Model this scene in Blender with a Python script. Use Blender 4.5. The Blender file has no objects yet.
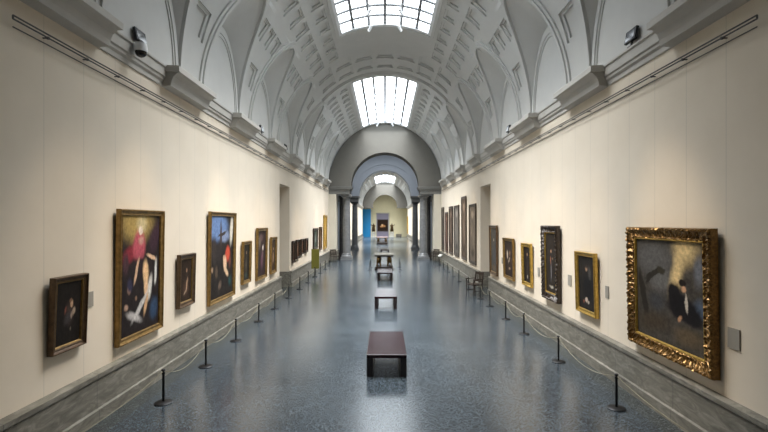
import bpy, bmesh, math, random
from mathutils import Vector, Matrix
random.seed(7)
S = bpy.context.scene
COL = S.collection
R = math.radians
PI = math.pi
EYE = 3.2

# ------------------------------------------------------------------ helpers
class MB:
    """collects geometry for one mesh object"""
    def __init__(s):
        s.v = []; s.f = []
    def add(s, vs, fs):
        n = len(s.v)
        s.v += [tuple(p) for p in vs]
        s.f += [tuple(i + n for i in f) for f in fs]
    def quad(s, a, b, c, d):
        s.add([a, b, c, d], [(0, 1, 2, 3)])
    def box(s, x0, x1, y0, y1, z0, z1, M=None):
        vs = [Vector((x, y, z)) for z in (z0, z1) for y in (y0, y1) for x in (x0, x1)]
        if M is not None: vs = [M @ p for p in vs]
        s.add(vs, [(0, 2, 3, 1), (4, 5, 7, 6), (0, 1, 5, 4), (1, 3, 7, 5), (3, 2, 6, 7), (2, 0, 4, 6)])
    def lathe(s, prof, n=20, M=None, cx=0, cy=0):
        vs = []; fs = []
        for r, z in prof:
            for i in range(n):
                a = 2 * PI * i / n
                vs.append(Vector((cx + r * math.cos(a), cy + r * math.sin(a), z)))
        if M is not None: vs = [M @ p for p in vs]
        for j in range(len(prof) - 1):
            for i in range(n):
                k = (i + 1) % n
                fs.append((j * n + i, j * n + k, (j + 1) * n + k, (j + 1) * n + i))
        fs.append(tuple(range(n - 1, -1, -1)))
        fs.append(tuple((len(prof) - 1) * n + i for i in range(n)))
        s.add(vs, fs)
    def tube(s, pts, r, n=8):
        pts = [Vector(p) for p in pts]
        vs = []; fs = []
        for i, p in enumerate(pts):
            t = (pts[min(i + 1, len(pts) - 1)] - pts[max(i - 1, 0)]).normalized()
            up = Vector((0, 0, 1)) if abs(t.z) < .95 else Vector((1, 0, 0))
            a = t.cross(up).normalized(); b = a.cross(t)
            rr = r[i] if isinstance(r, (list, tuple)) else r
            for k in range(n):
                th = 2 * PI * k / n
                vs.append(p + a * rr * math.cos(th) + b * rr * math.sin(th))
        for i in range(len(pts) - 1):
            for k in range(n):
                l = (k + 1) % n
                fs.append((i * n + k, i * n + l, (i + 1) * n + l, (i + 1) * n + k))
        fs.append(tuple(range(n - 1, -1, -1)))
        fs.append(tuple((len(pts) - 1) * n + k for k in range(n)))
        s.add(vs, fs)
    def extrude_y(s, prof, y0, y1, caps=True):
        """profile of (x,z) swept along y"""
        n = len(prof)
        vs = [(x, y0, z) for x, z in prof] + [(x, y1, z) for x, z in prof]
        fs = [(i, i + 1, n + i + 1, n + i) for i in range(n - 1)]
        if caps:
            fs.append(tuple(range(n))); fs.append(tuple(range(2 * n - 1, n - 1, -1)))
        s.add(vs, fs)
    def extrude_x(s, prof, x0, x1):
        n = len(prof)
        vs = [(x0, y, z) for y, z in prof] + [(x1, y, z) for y, z in prof]
        fs = [(i, i + 1, n + i + 1, n + i) for i in range(n - 1)]
        fs.append(tuple(range(n))); fs.append(tuple(range(2 * n - 1, n - 1, -1)))
        s.add(vs, fs)
    def build(s, name, mat, parent=None, smooth=None, bevel=0, merge=True):
        me = bpy.data.meshes.new(name)
        me.from_pydata(s.v, [], s.f)
        bm = bmesh.new(); bm.from_mesh(me)
        if merge: bmesh.ops.remove_doubles(bm, verts=bm.verts, dist=2e-4)
        bmesh.ops.recalc_face_normals(bm, faces=bm.faces)
        if bevel:
            es = [e for e in bm.edges if len(e.link_faces) == 2 and e.calc_face_angle(0) > R(40)]
            bmesh.ops.bevel(bm, geom=es, offset=bevel, segments=2, affect='EDGES', profile=.5)
        bm.to_mesh(me); bm.free()
        if smooth:
            for p in me.polygons: p.use_smooth = True
            me.set_sharp_from_angle(angle=R(smooth))
        me.materials.append(mat)
        o = bpy.data.objects.new(name, me); COL.objects.link(o)
        if parent is not None: o.parent = parent
        return o

def tag(o, label, cat, group=None):
    o['label'] = label; o['category'] = cat
    if group: o['group'] = group
    return o
def struct(o, label=None):
    o['kind'] = 'structure'
    if label: o['label'] = label
    return o
def thing(name, label, cat, loc=(0, 0, 0), rot=(0, 0, 0), group=None):
    o = bpy.data.objects.new(name, None); COL.objects.link(o)
    o.empty_display_size = .1
    o.location = loc; o.rotation_euler = rot
    return tag(o, label, cat, group)
def copy_tree(o, parent=None):
    c = o.copy(); COL.objects.link(c)
    if parent is not None: c.parent = parent
    for ch in list(o.children): copy_tree(ch, c)
    return c
def ordinal(n):
    return ['first', 'second', 'third', 'fourth', 'fifth', 'sixth', 'seventh', 'eighth', 'ninth', 'tenth', 'eleventh', 'twelfth', 'thirteenth'][n]

# ------------------------------------------------------------------ materials
def newmat(name):
    m = bpy.data.materials.new(name); m.use_nodes = True
    nt = m.node_tree
    return m, nt, nt.nodes['Principled BSDF']
def N(nt, t, **kw):
    n = nt.nodes.new(t)
    for k, v in kw.items(): setattr(n, k, v)
    return n
def noise(nt, scale, detail=4, rough=.55, vec=None):
    n = N(nt, 'ShaderNodeTexNoise'); n.inputs['Scale'].default_value = scale
    n.inputs['Detail'].default_value = detail; n.inputs['Roughness'].default_value = rough
    if vec is not None: nt.links.new(vec, n.inputs['Vector'])
    return n
def ramp(nt, fac, stops):
    r = N(nt, 'ShaderNodeValToRGB'); e = r.color_ramp.elements
    e[0].position, e[0].color = stops[0][0], (*stops[0][1], 1)
    e[1].position, e[1].color = stops[-1][0], (*stops[-1][1], 1)
    for p, c in stops[1:-1]:
        k = e.new(p); k.color = (*c, 1)
    nt.links.new(fac, r.inputs['Fac']); return r
def bump(nt, b, h, strength, dist=.01):
    n = N(nt, 'ShaderNodeBump'); n.inputs['Strength'].default_value = strength
    n.inputs['Distance'].default_value = dist
    nt.links.new(h, n.inputs['Height']); nt.links.new(n.outputs[0], b.inputs['Normal'])
def objco(nt): return N(nt, 'ShaderNodeTexCoord').outputs['Object']
def simple(name, col, rough=.5, metal=0, var=.08, scale=6, bmp=0, spec=.5):
    m, nt, b = newmat(name)
    n = noise(nt, scale, 5, .6, objco(nt))
    lo = tuple(c * (1 - var) for c in col); hi = tuple(min(1, c * (1 + var)) for c in col)
    r = ramp(nt, n.outputs['Fac'], [(.3, lo), (.7, hi)])
    nt.links.new(r.outputs[0], b.inputs['Base Color'])
    b.inputs['Roughness'].default_value = rough; b.inputs['Metallic'].default_value = metal
    b.inputs['Specular IOR Level'].default_value = spec
    if bmp: bump(nt, b, n.outputs['Fac'], bmp)
    return m

M_plaster = simple('plaster', (.55, .55, .53), .85, var=.03, scale=2)
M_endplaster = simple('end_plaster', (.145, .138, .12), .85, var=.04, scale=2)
M_greyblue = simple('grey_blue_plaster', (.52, .56, .62), .8, var=.03, scale=2)
M_cornice = simple('cornice_plaster', (.47, .45, .41), .75, var=.05, scale=3)
M_black = simple('black_metal', (.012, .012, .013), .4, .3, var=.1)
M_white = simple('white_metal', (.75, .76, .77), .4, var=.02)
M_bar = simple('glazing_bar_metal', (.20, .21, .22), .5, var=.05)
M_rail = simple('dark_rail_metal', (.06, .055, .05), .5, .4, var=.1)
M_walnut = simple('dark_wood', (.028, .017, .012), .4, var=.35, scale=14)
M_bronze = simple('bronze', (.10, .065, .030), .35, .8, var=.4, scale=9, bmp=.1)
M_liongold = simple('gilt_bronze', (.22, .13, .045), .35, .8, var=.4, scale=9, bmp=.1)
M_stonecol = simple('grey_column_stone', (.19, .195, .20), .35, var=.2, scale=5)
M_darkcol = simple('dark_column_stone', (.055, .055, .058), .3, var=.4, scale=5)
M_benchleg = simple('bench_dark_wood', (.022, .014, .013), .3, var=.3, scale=12)
M_leather = simple('maroon_leather', (.024, .008, .010), .18, var=.25, scale=20, bmp=.06, spec=.35)
M_plaque = simple('grey_plaque', (.30, .28, .24), .5, var=.05)
M_olive = simple('olive_panel', (.24, .23, .035), .5, var=.08)
M_blue = simple('blue_panel', (.012, .27, .62), .5, var=.04)
M_cord = simple('barrier_cord', (.26, .23, .15), .7, var=.15, scale=40)
M_gold = simple('plain_gilt', (.25, .155, .050), .40, .6, var=.35, scale=10, bmp=.12)
M_goldc = simple('carved_gilt', (.19, .105, .030), .34, .6, var=.6, scale=24, bmp=.25)
M_goldb = simple('bright_gilt', (.55, .36, .085), .32, .75, var=.3, scale=14, bmp=.12)
M_brownframe = simple('brown_gilt_frame', (.10, .060, .030), .38, .3, var=.4, scale=12, bmp=.1)
M_darkframe = simple('dark_wood_frame', (.035, .022, .014), .35, .1, var=.4, scale=12, bmp=.1)
M_lilac = simple('lilac_grey_panel', (.26, .24, .32), .7, var=.05)
M_redcloth = simple('pinkish_stone_top', (.34, .24, .22), .25, var=.35, scale=18)
M_cream2 = simple('yellow_cream_wall', (.80, .74, .50), .85, var=.03, scale=2)
M_pedestal = simple('pale_pedestal_stone', (.42, .42, .38), .6, var=.1)
M_lens = simple('dark_lens', (.01, .01, .012), .08, var=.1)

# wall fabric: cream cloth panels with thin joints
def wall_mat():
    m, nt, b = newmat('cream_wall_cloth')
    co = objco(nt)
    sp = N(nt, 'ShaderNodeSeparateXYZ'); nt.links.new(co, sp.inputs[0])
    a = N(nt, 'ShaderNodeMath', operation='ADD'); a.inputs[1].default_value = 10.2
    nt.links.new(sp.outputs['Y'], a.inputs[0])
    d = N(nt, 'ShaderNodeMath', operation='PINGPONG'); d.inputs[1].default_value = .41
    nt.links.new(a.outputs[0], d.inputs[0])
    j = N(nt, 'ShaderNodeMath', operation='LESS_THAN'); j.inputs[1].default_value = .0035
    nt.links.new(d.outputs[0], j.inputs[0])
    n = noise(nt, 1.2, 4, .6, co)
    r = ramp(nt, n.outputs['Fac'], [(.3, (.72, .635, .515)), (.7, (.76, .675, .555))])
    mx = N(nt, 'ShaderNodeMix', data_type='RGBA')
    nt.links.new(j.outputs[0], mx.inputs['Factor'])
    nt.links.new(r.outputs[0], mx.inputs['A']); mx.inputs['B'].default_value = (.50, .46, .39, 1)
    nt.links.new(mx.outputs['Result'], b.inputs['Base Color'])
    b.inputs['Roughness'].default_value = .9; b.inputs['Specular IOR Level'].default_value = .15
    w = noise(nt, 160, 2, .5, co)
    bump(nt, b, w.outputs['Fac'], .15, .004)
    return m
M_wall = wall_mat()
M_cream = simple('cream_plaster', (.70, .65, .54), .85, var=.03, scale=2)

def stone_mat(name, a, b_, c, scale=3, rough=.4):
    m, nt, b = newmat(name)
    co = objco(nt)
    mp = N(nt, 'ShaderNodeMapping'); mp.inputs['Rotation'].default_value = (.5, .3, .4)
    mp.inputs['Scale'].default_value = (1, .45, 1.6); nt.links.new(co, mp.inputs[0])
    n = noise(nt, scale, 8, .68, mp.outputs[0])
    n.inputs['Distortion'].default_value = 1.2
    r = ramp(nt, n.outputs['Fac'], [(.28, a), (.5, b_), (.72, c)])
    # upright joints between slabs
    sp = N(nt, 'ShaderNodeSeparateXYZ'); nt.links.new(co, sp.inputs[0])
    d = N(nt, 'ShaderNodeMath', operation='PINGPONG'); d.inputs[1].default_value = .9
    nt.links.new(sp.outputs['Y'], d.inputs[0])
    j = N(nt, 'ShaderNodeMath', operation='LESS_THAN'); j.inputs[1].default_value = .004
    nt.links.new(d.outputs[0], j.inputs[0])
    mx = N(nt, 'ShaderNodeMix', data_type='RGBA')
    nt.links.new(j.outputs[0], mx.inputs['Factor'])
    nt.links.new(r.outputs[0], mx.inputs['A']); mx.inputs['B'].default_value = (.05, .05, .048, 1)
    nt.links.new(mx.outputs['Result'], b.inputs['Base Color'])
    b.inputs['Roughness'].default_value = rough
    return m
M_plinth = stone_mat('grey_marble_plinth', (.085, .078, .062), (.18, .168, .138), (.32, .30, .255), scale=5)

def floor_mat():
    m, nt, b = newmat('blue_grey_granite')
    co = objco(nt)
    v1 = N(nt, 'ShaderNodeTexVoronoi'); v1.inputs['Scale'].default_value = 60; nt.links.new(co, v1.inputs['Vector'])
    v2 = N(nt, 'ShaderNodeTexVoronoi'); v2.inputs['Scale'].default_value = 130; nt.links.new(co, v2.inputs['Vector'])
    mxn = N(nt, 'ShaderNodeMix', data_type='RGBA'); mxn.inputs['Factor'].default_value = .4
    nt.links.new(v1.outputs['Color'], mxn.inputs['A']); nt.links.new(v2.outputs['Color'], mxn.inputs['B'])
    bw = N(nt, 'ShaderNodeSeparateColor'); nt.links.new(mxn.outputs['Result'], bw.inputs[0])
    r1 = ramp(nt, bw.outputs[0], [(.15, (.010, .015, .020)), (.5, (.036, .049, .060)), (.88, (.12, .142, .16))])
    n2 = noise(nt, .5, 4, .6, co)
    r2 = ramp(nt, n2.outputs['Fac'], [(.3, (.86, .87, .88)), (.7, (1.08, 1.07, 1.06))])
    mul = N(nt, 'ShaderNodeMix', data_type='RGBA', blend_type='MULTIPLY'); mul.inputs['Factor'].default_value = 1
    nt.links.new(r1.outputs[0], mul.inputs['A']); nt.links.new(r2.outputs[0], mul.inputs['B'])
    br = N(nt, 'ShaderNodeTexBrick'); br.offset = 0
    br.inputs['Scale'].default_value = 1
    br.inputs['Mortar Size'].default_value = .003; br.inputs['Mortar Smooth'].default_value = .1
    br.inputs['Brick Width'].default_value = .8; br.inputs['Row Height'].default_value = .8
    br.inputs['Color1'].default_value = (.90, .90, .90, 1); br.inputs['Color2'].default_value = (1.08, 1.08, 1.08, 1)
    br.inputs['Mortar'].default_value = (.7, .7, .7, 1)
    nt.links.new(co, br.inputs['Vector'])
    mul2 = N(nt, 'ShaderNodeMix', data_type='RGBA', blend_type='MULTIPLY'); mul2.inputs['Factor'].default_value = 1
    nt.links.new(mul.outputs['Result'], mul2.inputs['A']); nt.links.new(br.outputs['Color'], mul2.inputs['B'])
    # darker granite border beside the plinths
    sp = N(nt, 'ShaderNodeSeparateXYZ'); nt.links.new(co, sp.inputs[0])
    ab = N(nt, 'ShaderNodeMath', operation='ABSOLUTE'); nt.links.new(sp.outputs['X'], ab.inputs[0])
    gt = N(nt, 'ShaderNodeMath', operation='GREATER_THAN'); gt.inputs[1].default_value = 4.25
    nt.links.new(ab.outputs[0], gt.inputs[0])
    mx = N(nt, 'ShaderNodeMix', data_type='RGBA', blend_type='MULTIPLY')
    nt.links.new(gt.outputs[0], mx.inputs['Factor'])
    nt.links.new(mul2.outputs['Result'], mx.inputs['A']); mx.inputs['B'].default_value = (1.05, .95, .80, 1)
    nt.links.new(mx.outputs['Result'], b.inputs['Base Color'])
    rr = ramp(nt, n2.outputs['Fac'], [(.3, (.19, .19, .19)), (.7, (.24, .24, .24))])
    nt.links.new(rr.outputs[0], b.inputs['Roughness'])
    b.inputs['Specular IOR Level'].default_value = .85
    return m
M_floor = floor_mat()

def glass_mat(name, strength):
    m, nt, b = newmat(name)          # diffusing laylight glass with the bright sky behind it
    n = noise(nt, .25, 2, .5, objco(nt))
    r = ramp(nt, n.outputs['Fac'], [(.3, (.80, .90, 1.0)), (.7, (.90, .96, 1.0))])
    nt.links.new(r.outputs[0], b.inputs['Emission Color'])
    b.inputs['Emission Strength'].default_value = strength
    b.inputs['Base Color'].default_value = (.8, .85, .9, 1)
    b.inputs['Roughness'].default_value = .4
    return m
SKY_E = 4.0
M_sky = glass_mat('skylight_glass', SKY_E)
M_sky2 = glass_mat('far_gallery_skylight_glass', 4.0)

# ------------------------------------------------------------------ vault
A, B, ZS = 4.7, 4.95, 6.45
BAY = 4.10; G = 1.36; TH0 = 42.0; LH = 2.35
def P(side, th, y, r=0.0):
    t = R(th)
    return (side * (A - r) * math.cos(t), y, ZS + (B - r) * math.sin(t))
def hw(th):
    return G * math.sqrt(max(0, 1 - (th / TH0) ** 2)) if th < TH0 else 0.0
TH_SKY = 66.0
def frange(a, b, n): return [a + (b - a) * i / n for i in range(n + 1)]

def coffer(mb, side, t0, t1, y0, y1, n, mt=.8, my=.06):
    """two-step sunk panel; outer opening t0..t1 x y0..y1, n strips in theta"""
    ts = frange(t0, t1, n)
    def reveal(ta, tb, ya, yb, r0, r1):
        tt = frange(ta, tb, n)
        for i in range(n):
            for y in (ya, yb):
                mb.quad(P(side, tt[i], y, r0), P(side, tt[i + 1], y, r0), P(side, tt[i + 1], y, r1), P(side, tt[i], y, r1))
        for t in (ta, tb):
            mb.quad(P(side, t, ya, r0), P(side, t, yb, r0), P(side, t, yb, r1), P(side, t, ya, r1))
    d1, d2 = -.05, -.10
    ta, tb, ya, yb = t0 + mt * 1.3, t1 - mt * 1.3, y0 + my * 1.8, y1 - my * 1.8
    reveal(t0, t1, y0, y1, 0, d1)
    reveal(ta, tb, ya, yb, d1, d2)
    tt = frange(ta, tb, n)
    for i in range(n):   # side strips of the first step, then the back
        mb.quad(P(side, tt[i], y0, d1), P(side, tt[i + 1], y0, d1), P(side, tt[i + 1], ya, d1), P(side, tt[i], ya, d1))
        mb.quad(P(side, tt[i], yb, d1), P(side, tt[i + 1], yb, d1), P(side, tt[i + 1], y1, d1), P(side, tt[i], y1, d1))
        mb.quad(P(side, tt[i], ya, d2), P(side, tt[i + 1], ya, d2), P(side, tt[i + 1], yb, d2), P(side, tt[i], yb, d2))
    for a_, b_ in ((t0, ta), (tb, t1)):
        mb.quad(P(side, a_, y0, d1), P(side, a_, y1, d1), P(side, b_, y1, d1), P(side, b_, y0, d1))

def vault_row(mb, side, ts, yL, yR, panels, pens):
    """ts: theta samples of the row; yL/yR bay ends; panels: list of (y0,y1)"""
    n = len(ts) - 1
    for i in range(n):
        a, b = ts[i], ts[i + 1]
        la, lb = (yL + hw(a), yL + hw(b)) if pens[0] else (yL, yL)
        ra, rb = (yR - hw(a), yR - hw(b)) if pens[1] else (yR, yR)
        cuts = [(la, lb)] + [(y, y) for p in panels for y in p] + [(ra, rb)]
        for k in range(0, len(cuts) - 1, 2):
            (p, q), (p2, q2) = cuts[k], cuts[k + 1]
            m = 3
            for s in range(m):
                f0, f1 = s / m, (s + 1) / m
                mb.quad(P(side, a, p + (p2 - p) * f0), P(side, a, p + (p2 - p) * f1),
                        P(side, b, q + (q2 - q) * f1), P(side, b, q + (q2 - q) * f0))
    for y0, y1 in panels: coffer(mb, side, ts[0], ts[-1], y0, y1, n)

def spread(yc, n, pitch, w):
    return [(yc + (i - (n - 1) / 2) * pitch - w / 2, yc + (i - (n - 1) / 2) * pitch + w / 2) for i in range(n)]

ROWS = [(0, 4.7, 0), (4.7, 9.4, 0), (9.4, 14, 0), (14, 23, 'E'), (23, 27, 0), (27, 31, 0), (31, 38.5, 'C'), (38.5, 41.2, 0), (41.2, 42, 0),
        (42, 45, 0), (45, 53, 'A'), (53, 56.5, 0), (56.5, 62.5, 'B'), (62.5, 66, 0)]
def row_samples(t0, t1, kind):
    if t1 == 42: return [t0, 41.6, 41.85, 42]
    return frange(t0, t1, 4 if kind else 2)

def strip(mb, pts_in, pts_out, up):
    """raised moulding between two paths; up(p,i) gives the raised point"""
    for i in range(len(pts_in) - 1):
        a, b, c, d = pts_in[i], pts_in[i + 1], pts_out[i + 1], pts_out[i]
        a2, b2, c2, d2 = up[0][i], up[0][i + 1], up[1][i + 1], up[1][i]
        mb.quad(a2, b2, c2, d2); mb.quad(a, b, b2, a2); mb.quad(d, c, c2, d2)

def bay(mb, yc, kind, pens):
    yL, yR = yc - BAY / 2, yc + BAY / 2
    for side in (-1, 1):
        rows = ROWS if kind != 'band' else [r for r in ROWS if r[1] <= TH0] + [(42, 45.75, 0), (45.75, 56.25, 'K'), (56.25, 58.75, 0), (58.75, 69.25, 'K'), (69.25, 71.75, 0)]
        for t0, t1, k in rows:
            ts = row_samples(t0, t1, k)
            pn = []
            if k == 'E': pn = spread(yc, 1, 1, .78)
            if k == 'C': pn = spread(yc, 3, .74, .56) if kind != 'band' else spread(yc, 1, 1, .7)
            if k in ('A', 'B'): pn = spread(yc, 4, BAY / 4, .76)
            if k == 'K': pn = spread(yc - .55, 2, 1.36, 1.16)
            vault_row(mb, side, ts, yL, yR, pn, pens)
        # penetrations: curved cheek from the groin to the lunette, archivolts, lunette wall
        for sgn, yg, on in ((1, yL, pens[0]), (-1, yR, pens[1])):
            if not on: continue
            ths = []
            for t0, t1, k in ROWS:
                if t1 <= TH0: ths += row_samples(t0, t1, k)[:-1]
            ths.append(TH0)
            def lun(th, s=1.0, x=A):
                f = th / TH0
                return (side * x, yg + sgn * s * G * math.sqrt(max(0, 1 - f * f)), ZS + s * LH * f)
            m = 4
            for i in range(len(ths) - 1):
                g0, g1 = P(side, ths[i], yg + sgn * hw(ths[i])), P(side, ths[i + 1], yg + sgn * hw(ths[i + 1]))
                l0, l1 = lun(ths[i]), lun(ths[i + 1])
                L = lambda p, q, f: tuple(p[j] + (q[j] - p[j]) * f for j in range(3))
                for s in range(m):
                    mb.quad(L(g0, l0, s / m), L(g0, l0, (s + 1) / m), L(g1, l1, (s + 1) / m), L(g1, l1, s / m))
                mb.quad(l0, l1, (side * A, yg, l1[2]), (side * A, yg, l0[2]))   # lunette wall
            # archivolt on the groin edge (two stepped fillets)
            fs = [i / 28 for i in range(29)]
            def gro(f, e, r):    # f 0..1 round the quarter arc, e = widening in metres
                th = (TH0 + e * 13.5) * f
                return P(side, th, yg + sgn * (G + e) * math.sqrt(max(0, 1 - f * f)), r)
            for e0, e1, r in ((.0, .11, .085), (.11, .22, .045)):
                strip(mb, [gro(math.sin(f * PI / 2), e0, 0) for f in fs], [gro(math.sin(f * PI / 2), e1, 0) for f in fs],
                      ([gro(math.sin(f * PI / 2), e0, r) for f in fs], [gro(math.sin(f * PI / 2), e1, r) for f in fs]))
            # moulding on the lunette wall
            for s0, s1, d in ((.995, .90, .05), (.90, .86, .025)):
                q = [math.sin(f * PI / 2) * TH0 for f in fs]
                strip(mb, [lun(t, s0) for t in q], [lun(t, s1) for t in q],
                      ([lun(t, s0, A - d) for t in q], [lun(t, s1, A - d) for t in q]))
    if kind == 'band':
        tt = frange(43.5, 136.5, 40)     # projecting rib closing the transverse band
        for ya, yb, r in ((yR - .62, yR - .10, .09), (yR - .74, yR - .62, .045)):
            for i in range(40):
                q = lambda t, y, rr: P(1, t, y, rr)
                mb.quad(q(tt[i], ya, r), q(tt[i + 1], ya, r), q(tt[i + 1], yb, r), q(tt[i], yb, r))
                for y in (ya, yb): mb.quad(q(tt[i], y, 0), q(tt[i + 1], y, 0), q(tt[i + 1], y, r), q(tt[i], y, r))
            for t in (tt[0], tt[-1]): mb.quad(P(1, t, ya, 0), P(1, t, yb, 0), P(1, t, yb, r), P(1, t, ya, r))
        segs = [(71.75, 82.25, 'K'), (82.25, 84.75, 0), (84.75, 95.25, 'K'), (95.25, 97.75, 0), (97.75, 108.25, 'K')]
        for t0, t1, k in segs:
            vault_row(mb, 1, frange(t0, t1, 4), yL, yR, spread(yc - .55, 2, 1.36, 1.16) if k else [], (False, False))

def skylight(n, y0, y1, mat, cross=True, label='', WELL=.32):
    """laylight over several bays: frame, bars, glass"""
    ths = frange(TH_SKY, 180 - TH_SKY, 12)
    rg = -WELL + .03
    g = MB()
    for i in range(12):
        for y in frange(y0 + .1, y1 - .1, 10)[:-1]:
            d = (y1 - y0 - .2) / 10
            g.quad(P(1, ths[i], y, rg), P(1, ths[i + 1], y, rg), P(1, ths[i + 1], y + d, rg), P(1, ths[i], y + d, rg))
    gl = g.build('skylight_glass', mat)
    f = MB()
    def arc(y, w, ra, rb):
        tt = frange(TH_SKY, 180 - TH_SKY, 18)
        for i in range(18):
            for r in (ra, rb):
                f.quad(P(1, tt[i], y - w, r), P(1, tt[i + 1], y - w, r), P(1, tt[i + 1], y + w, r), P(1, tt[i], y + w, r))
            for yy in (y - w, y + w):
                f.quad(P(1, tt[i], yy, ra), P(1, tt[i + 1], yy, ra), P(1, tt[i + 1], yy, rb), P(1, tt[i], yy, rb))
    def lon(th, w, ra, rb, ya, yb):
        for r in (ra, rb):
            f.quad(P(1, th - w, ya, r), P(1, th + w, ya, r), P(1, th + w, yb, r), P(1, th - w, yb, r))
        for s in (-1, 1):
            f.quad(P(1, th + s * w, ya, ra), P(1, th + s * w, yb, ra), P(1, th + s * w, yb, rb), P(1, th + s * w, ya, rb))
    for th in (TH_SKY + .8, 180 - TH_SKY - .8): lon(th, .9, rg, rg + .10, y0, y1)
    for y in (y0 + .09, y1 - .09): arc(y, .09, rg, rg + .10)
    fr = f.build('window_frame', M_white)
    f = MB()
    for k in range(1, 6): lon(TH_SKY + 48 * k / 6, .80 if not cross else .62, rg, rg + .06, y0, y1)
    if cross:
        y = y1 - .09 - .83
        while y > y0 + .3:
            arc(y, .055, rg, rg + .05); y -= .83
    bars = f.build('glazing_bars', M_bar)
    w = bpy.data.objects.new('window_%d' % n, None); COL.objects.link(w)
    w.location = (0, (y0 + y1) / 2, ZS + B)
    struct(w, label)
    for o in (gl, fr, bars):
        o.parent = w; o.matrix_parent_inverse = Matrix.Translation(w.location).inverted()

def build_vault(ystart, kinds, name, wells, ends):
    mb = MB()
    n = len(kinds); spans = []
    for i, k in enumerate(kinds):
        yc = ystart + BAY * (i + .5)
        bay(mb, yc, k, (i > 0, i < n - 1))
    i = 0
    while i < n:
        if kinds[i] == 'sky':
            j = i
            while j < n and kinds[j] == 'sky': j += 1
            y0, y1 = ystart + BAY * i, ystart + BAY * j
            ths = frange(TH_SKY, 180 - TH_SKY, 12)
            y0w, y1w = y0, y1 - ends[len(spans)]; WELL = wells[len(spans)]
            if y1w < y1: vault_row(mb, 1, ths, y1w, y1, [], (False, False))
            for t in (TH_SKY, 180 - TH_SKY):
                mb.quad(P(1, t, y0w, 0), P(1, t, y1w, 0), P(1, t, y1w, -WELL), P(1, t, y0w, -WELL))
            for q in range(12):
                for y in (y0w, y1w):
                    mb.quad(P(1, ths[q], y, 0), P(1, ths[q + 1], y, 0), P(1, ths[q + 1], y, -WELL), P(1, ths[q], y, -WELL))
                mb.quad(P(1, ths[q], y0w, -WELL), P(1, ths[q + 1], y0w, -WELL), P(1, ths[q + 1], y1w, -WELL), P(1, ths[q], y1w, -WELL))
            # raised frame round the opening
            for t0, t1 in ((TH_SKY - 1.6, TH_SKY), (180 - TH_SKY, 181.6 - TH_SKY)):
                for r in (.04,):
                    mb.quad(P(1, t0, y0w, r), P(1, t1, y0w, r), P(1, t1, y1w, r), P(1, t0, y1w, r))
                    for t in (t0, t1): mb.quad(P(1, t, y0w, 0), P(1, t, y1w, 0), P(1, t, y1w, r), P(1, t, y0w, r))
            spans.append((y0w, y1w)); i = j
        else: i += 1
    o = mb.build(name, M_plaster, smooth=28)
    struct(o)
    return spans

PIER = 10.85                   # middle of the first pier in view
Y0 = PIER - BAY * 3.5          # start of the hall, behind the camera
YE = Y0 + BAY * 10             # end wall
kinds = ['plain', 'plain', 'band', 'sky', 'sky', 'sky', 'band', 'sky', 'sky', 'sky']
for i, k in enumerate(kinds):
    if k == 'plain': kinds[i] = 'band'
WELLS = (.16, .16); WELLS2 = (.3, .3)
spans = build_vault(Y0, kinds, 'ceiling', WELLS, (2.15, .12))
struct(bpy.data.objects['ceiling'], 'white coffered barrel vault over the gallery')
skylight(1, *spans[0], M_sky, True, 'near skylight of white glass at the crown of the vault', WELLS[0])
skylight(2, *spans[1], M_sky, False, 'far skylight of white glass at the crown of the vault', WELLS[1])
YC0 = 53.0
kinds2 = ['band', 'sky', 'sky', 'sky', 'band', 'band', 'sky', 'sky', 'sky', 'sky']
spans2 = build_vault(YC0, kinds2, 'ceiling', WELLS2, (0, 0))
YC1 = YC0 + BAY * 10
skylight(3, *spans2[0], M_sky2, False, 'first skylight of the room beyond the arches')
skylight(4, *spans2[1], M_sky2, False, 'last skylight of the room beyond the arches')

# ------------------------------------------------------------------ floor, walls
mb = MB(); mb.box(-7.5, 7.5, Y0 - .3, 101, -.2, 0)
struct(mb.build('floor', M_floor))

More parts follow.
